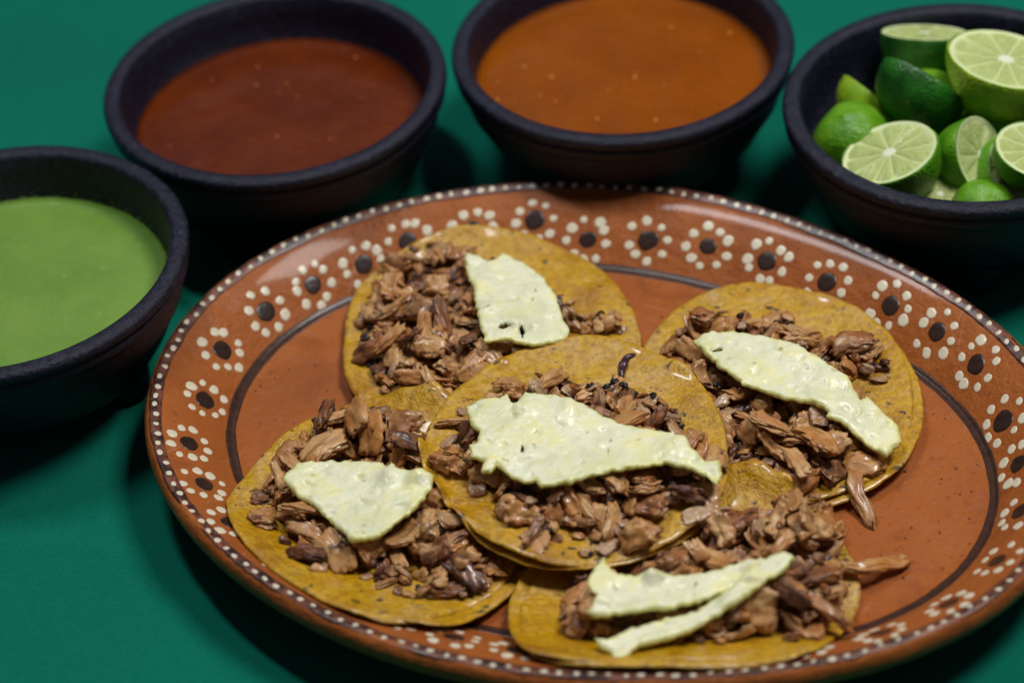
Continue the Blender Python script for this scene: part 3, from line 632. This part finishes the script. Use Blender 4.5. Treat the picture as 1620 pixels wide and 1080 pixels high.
def deposit(x, y, pm, parent, yaw=None, tilt=.20, sink=.40, name='meat_piece', sc=1.0, lift=0.0):
    global H
    me, L, W, T = pm; L *= sc; W *= sc; T *= sc*.82
    yaw = random.uniform(0, 6.283) if yaw is None else yaw; ca, sa = math.cos(yaw), math.sin(yaw)
    rad = L/2+.001; i0 = int((x-rad-GX0)/GS); i1 = int((x+rad-GX0)/GS)+2; j0 = int((y-rad-GY0)/GS); j1 = int((y+rad-GY0)/GS)+2
    X = XX[j0:j1, i0:i1]-x; Y = YY[j0:j1, i0:i1]-y; a = (X*ca+Y*sa)/(L/2); b = (-X*sa+Y*ca)/(W/2); rho = a*a+b*b; m = rho < .9
    if m.sum() < 4: m = rho <= rho.min()+.5
    h = H[j0:j1, i0:i1]; A = np.stack([X[m], Y[m], np.ones(m.sum())], 1); co = np.linalg.lstsq(A+1e-12, h[m], rcond=None)[0]
    gxs, gys = np.clip(co[0], -.75, .75), np.clip(co[1], -.75, .75)
    nrm = Vector((-gxs, -gys, 1)).normalized()
    nrm = (nrm+Vector((random.gauss(0, tilt), random.gauss(0, tilt), 0))).normalized()
    sx, sy = -nrm.x/nrm.z, -nrm.y/nrm.z
    z = float(np.percentile((h[m]-sx*X[m]-sy*Y[m]), 70))+T*sink+lift
    e1 = Vector((ca, sa, 0)); e1 = (e1-nrm*e1.dot(nrm)).normalized(); e2 = nrm.cross(e1)
    o = new_obj(name, me, None, parent)
    loc = Vector((x, y, z))-(Vector(parent.location) if parent else Vector())
    o.matrix_local = Matrix.Translation(loc) @ Matrix((e1, e2, nrm)).transposed().to_4x4() @ Matrix.Diagonal((sc, sc, sc*.82, 1))
    top = z+sx*X+sy*Y+T*.5*np.sqrt(np.clip(1-rho, 0, 1)); mm = rho < 1
    h[mm] = np.maximum(h[mm], top[mm])
    return o
def pick(table):
    r = random.random()*sum(w for w, _ in table)
    for w, p in table:
        r -= w
        if r <= 0: return p
    return table[-1][1]
def pile(poly, parent, n, ncrumb, keep_off=()):
    P = np.array(poly); c = P.mean(0); lo, hi = P.min(0), P.max(0); k = 0
    def rnd(shrink, k=5):
        return min((rnd1(shrink) for _ in range(k)), key=lambda q: float(bil(H, q[0], q[1])))
    def rnd1(shrink):
        while True:
            q = lo+(hi-lo)*np.array([random.random(), random.random()]); q2 = c+(q-c)/shrink
            if inpoly(poly, np.array(q2[0]), np.array(q2[1])) and not any(inpoly(k, np.array(q[0]), np.array(q[1])) for k in keep_off): return q
    for _ in range(ncrumb//2):
        x, y = rnd(.97); deposit(x, y, pick(CRUMBS), parent)
    for i in range(n):
        f = i/n; x, y = rnd(.96 if f < .7 else .85, 5 if f < .7 else 2); deposit(x, y, pick(KINDS), parent, sc=random.uniform(.85, 1.32))
    for _ in range(ncrumb-ncrumb//2):
        x, y = rnd(.96); deposit(x, y, pick(CRUMBS), parent, tilt=.4)

def taco(key, label, under, off=(), n=135, nc=115, curl=.004, **kw):
    poly = [(a*.001, b*.001) for a, b in TORT['T'+key]]; c = np.mean(poly, 0)
    e = empty('taco', (float(c[0]), float(c[1]), float(bil(H, c[0], c[1])))); tag(e, label, 'taco', 'pork tacos on the plate')
    for (k, dx, dy, rot) in under: tortilla(grow(poly, k, dx*.001, dy*.001, rot), e, 3+ord(key), curl, **kw)
    tortilla(poly, e, 8.3*ord(key), curl, **kw)
    pile([(a*.001, b*.001) for a, b in MEAT['M'+key]], e, n, nc, [grow(np.array(TORT['T'+k])*.001, f).tolist() for k, f in off])
    return e
first = taco('1', 'pork taco with a broad pineapple slice, behind the topmost taco', [(.97, 2, -3, .1)], [('2', 1.0)])
for k in range(26):
    deposit(random.uniform(.024, .046), random.uniform(.017, .028), pick(CRUMBS), first, tilt=.3)
taco('3', 'pork taco with a long slanting pineapple slice pointing at bare plate', [(1.0, 3.4, -1.2, .05)], [('2', 1.0), ('5', .97)])
taco('4', 'pork taco with triangular pineapple slice, overhanging the flower border', [(1.0, 6, -1.5, .1)], [('2', 1.0)])
taco('5', 'pork taco with two narrow overlapping pineapple strips', [(.98, -5.5, 3, .05)], [('2', 1.03)], n=140)
top = taco('2', 'topmost pork taco lying over the other four tacos', [(.985, -2.0, -2.0, .1)], blurs=3500, pct=97)

for (x, y) in ((35, -36), (30, -34), (42, -37), (46, -33.5), (62, -55), (70, -90), (8, -94), (38, -34)):
    deposit(x*.001, y*.001, CRUMBS[-1-random.randrange(4)][1], top, tilt=.3, sc=1.2)

# ------------------------------------------------------------------ pineapple
def pineapple(key, label, holes=(), th=.0021, blurs=480, pct=89, lift=.0007):
    global H
    base = [(a*.001, b*.001) for a, b in PINE[key]]; out = []
    for (x0, y0), (x1, y1) in zip(base, base[1:]+base[:1]):
        d = math.hypot(x1-x0, y1-y0); n = max(1, int(d/.0008))
        for k in range(n):
            f = k/n; x = x0+(x1-x0)*f; y = y0+(y1-y0)*f
            j = .0009*nz(x*380, y*380, 2)+.0003*nz(x*900, y*900, 5); out.append((x+j*(y1-y0)/d, y-j*(x1-x0)/d))
    hl = []
    for (hx, hy, a, b) in holes:
        hl.append([(.001*(hx+a*.8*math.cos(q)*(1+1.1*nz(math.cos(q)*1.5+hx, math.sin(q)*1.5, 1))), .001*(hy+b*.8*math.sin(q)*(1+1.1*nz(math.cos(q)*1.5+hx, math.sin(q)*1.5, 4)))) for q in [2*math.pi*k/14 for k in range(14)]])
    mask = inpoly(out, XX, YY); S = settle(mask, blurs, pct, .0006, 14)
    pts = list(out); edges = [(i, (i+1) % len(out)) for i in range(len(out))]
    for h in hl:
        s = len(pts); pts += h; edges += [(s+i, s+(i+1) % len(h)) for i in range(len(h))]
    lo = np.min(out, 0); hi = np.max(out, 0); g = .0011; fill = []
    for x in np.arange(lo[0], hi[0], g):
        for y in np.arange(lo[1], hi[1], g): fill.append((x+random.uniform(-.0003, .0003), y+random.uniform(-.0003, .0003)))
    fill = np.array(fill); ok = inpoly(out, fill[:, 0], fill[:, 1])
    OA = np.array(out+[p for h in hl for p in h]); ok &= np.array([np.min(np.hypot(OA[:, 0]-p[0], OA[:, 1]-p[1])) > .0006 for p in fill])
    pts += [tuple(p) for p in fill[ok]]
    V2, E2, F2, *_ = delaunay_2d_cdt([Vector(p) for p in pts], edges, [], 1, 1e-7)
    CX = np.array([sum(V2[i].x for i in f)/len(f) for f in F2]); CY = np.array([sum(V2[i].y for i in f)/len(f) for f in F2])
    okf = inpoly(out, CX, CY)
    for h in hl: okf &= ~inpoly(h, CX, CY)
    F2 = [f for f, k in zip(F2, okf) if k]
    c = np.mean(out, 0); zc = float(bil(S, *c)); po = Vector((c[0], c[1], zc)); nv = len(V2); V = []; seed = ord(key[-1])
    cnt = {}
    for f in F2:
        for a, b in zip(f, f[1:]+f[:1]): cnt[(min(a, b), max(a, b))] = cnt.get((min(a, b), max(a, b)), 0)+1
    bd = {e for e, k in cnt.items() if k == 1}; bv = {i for e in bd for i in e}
    for side in (1, 0):
        for i, p in enumerate(V2):
            z = float(bil(S, p.x, p.y))+lift; t = th*(1+.25*nz(p.x*90, p.y*90, seed)); w = .0006*nz(p.x*60, p.y*60, seed*2)
            dimple = .0018*max(0, nz(p.x*210, p.y*300, seed*.3)-.25)-.0011*max(0, nz(p.x*120, p.y*120, seed*.7)-.05)
            if side: z += (t*.72 if i in bv else t-dimple*1.6)+w
            else: z += (t*.15 if i in bv else 0)+w
            V.append(Vector((p.x, p.y, z))-po)
    F = [tuple(f) for f in F2]+[tuple(i+nv for i in f[::-1]) for f in F2]
    for f in F2:
        for a, b in zip(f, f[1:]+f[:1]):
            if (min(a, b), max(a, b)) in bd: F.append((b, a, a+nv, b+nv))
    me = mesh('pineapple_slice', V, F); att = me.attributes.new('near_rim', 'FLOAT', 'POINT'); OB = np.array(out)
    vals = [max(0.0, 1-float(np.min(np.hypot(OB[:, 0]-q.x, OB[:, 1]-q.y)))/(.0016+.0012*nz(q.x*80, q.y*80, seed))) for q in V2]
    att.data.foreach_set('value', np.array(vals+vals, np.float32))
    o = new_obj('pineapple_slice', me, M_PINE, None, po)
    tag(o, label, 'pineapple', 'pineapple slices on the tacos')
    H = np.where(mask, np.maximum(H, S+th), H)
    return o
pineapple('P1', 'broad pale pineapple slice with two dark slits at one end', HOLES['P1'])
pineapple('P2', 'large ragged pineapple slice narrowing to a curled tip', HOLES['P2'])
pineapple('P3', 'long leaf shaped pineapple slice with a dark eye near its point', HOLES['P3'])
pineapple('P4', 'triangular pineapple slice with one straight side and no holes')
pineapple('P5b', 'thin pineapple strip lying under another strip')
pineapple('P5a', 'pineapple strip with forked end overlapping a second strip')

# ------------------------------------------------------------------ loose bits
def loose(pts, W, T, label, mat, seed, name='meat_strip', cat='meat', parent=None):
    """a shred laid along a path over the food"""
    P = np.array(pts, float)*.001; d = np.concatenate([[0], np.cumsum(np.hypot(*np.diff(P, axis=0).T))]); n = 44; m = 14; u = np.linspace(0, d[-1], n)
    X = np.interp(u, d, P[:, 0]); Y = np.interp(u, d, P[:, 1])
    for _ in range(14): X[1:-1] = .25*X[:-2]+.5*X[1:-1]+.25*X[2:]; Y[1:-1] = .25*Y[:-2]+.5*Y[1:-1]+.25*Y[2:]
    Z = np.array([max(float(bil(H, x+dx, y+dy)) for dx in (-.0015, 0, .0015) for dy in (-.0015, 0, .0015)) for x, y in zip(X, Y)])
    for _ in range(8): Z[1:-1] = np.maximum(Z[1:-1]-.0004, .25*Z[:-2]+.5*Z[1:-1]+.25*Z[2:])
    Z += .0016; c = Vector((X[n//2], Y[n//2], Z[n//2])); V = []; F = []
    for i in range(n):
        f = i/(n-1); tx = X[min(i+1, n-1)]-X[max(i-1, 0)]; ty = Y[min(i+1, n-1)]-Y[max(i-1, 0)]; l = math.hypot(tx, ty); nx, ny = -ty/l, tx/l
        e = (1-abs(2*f-1)**5)**.5*(1+.6*nz(f*4+seed, seed, 0))+.02
        for k in range(m):
            a = 2*math.pi*k/m; r = 1+.55*nz(f*6+seed, math.cos(a)*1.3, math.sin(a)*1.3+seed)+.16*nz(f*22+seed, math.cos(a)*4, math.sin(a)*4)
            w = W*.0005*e*r*math.cos(a); h = T*.0005*e*(1+r*math.sin(a))
            V.append(Vector((X[i]+nx*w, Y[i]+ny*w, Z[i]+h))-c)
    for i in range(n-1):
        for k in range(m): q = (k+1) % m; F.append((i*m+k, i*m+q, (i+1)*m+q, (i+1)*m+k))
    F.append(tuple(range(m))[::-1]); F.append(tuple((n-1)*m+k for k in range(m)))
    if parent:
        return new_obj(name, mesh(name, V, F), mat, parent, c-Vector(parent.location))
    o = new_obj(name, mesh(name, V, F), mat, None, c); tag(o, label, cat); return o
for (x, y, yaw, L, W, T, bend, sd, lb) in ((126.0, -89.0, -1.42, 26, 6.5, 3.6, -.2, 12.4, 'crooked shred of meat fallen on the bare plate beside a tortilla edge'), (124.0, -126.5, .22, 28, 6.0, 3.8, -.2, 31.7, 'long bent shred of meat reaching out onto the bare plate')):
    o = deposit(x*.001, y*.001, piece_mesh(L*.001, W*.001, T*.001, bend, .5, .6, .34, sd, M_MEAT, name='meat_shred', tear_k=1.3, arc=.09), None, yaw, tilt=.02, name='meat_shred')
    tag(o, lb, 'meat')
loose([(42.0, -24), (43.0, -18), (45.0, -13.0), (49.5, -11.2)], 3.0, 1.8, 'small dark purple onion curl on the topmost tortilla', M_PURPLE, 5.2, 'onion_curl', 'onion')
BARE = np.where((np.abs(H-np.where(RR <= RING, ZR-0.0015*(1-(RR/RING)**2), 9)) < 1e-6) & (RR < RING-.004))
V = []; F = []
bm = bmesh.new(); bmesh.ops.create_icosphere(bm, subdivisions=1, radius=1); sv = [v.co.copy() for v in bm.verts]; sf = [tuple(v.index for v in f.verts) for f in bm.faces]; bm.free()
for k in range(48):
    q = random.randrange(len(BARE[0])); x = gx[BARE[1][q]]+random.uniform(-.0005, .0005); y = gy[BARE[0][q]]; s = random.uniform(.0002, .0006)*(1 if random.random() < .88 else 1.9); o0 = len(V)
    for u in sv: V.append(Vector((x+u.x*s*random.uniform(.7, 1.4), y+u.y*s*random.uniform(.7, 1.4), float(H[BARE[0][q], BARE[1][q]])+s*.35+u.z*s*.5)))
    F += [tuple(o0+i for i in f) for f in sf]
tag(new_obj('crumbs', mesh('crumbs', V, F), M_BROWN), 'tiny brown meat crumbs scattered over the bare plate', 'crumbs', kind='stuff')
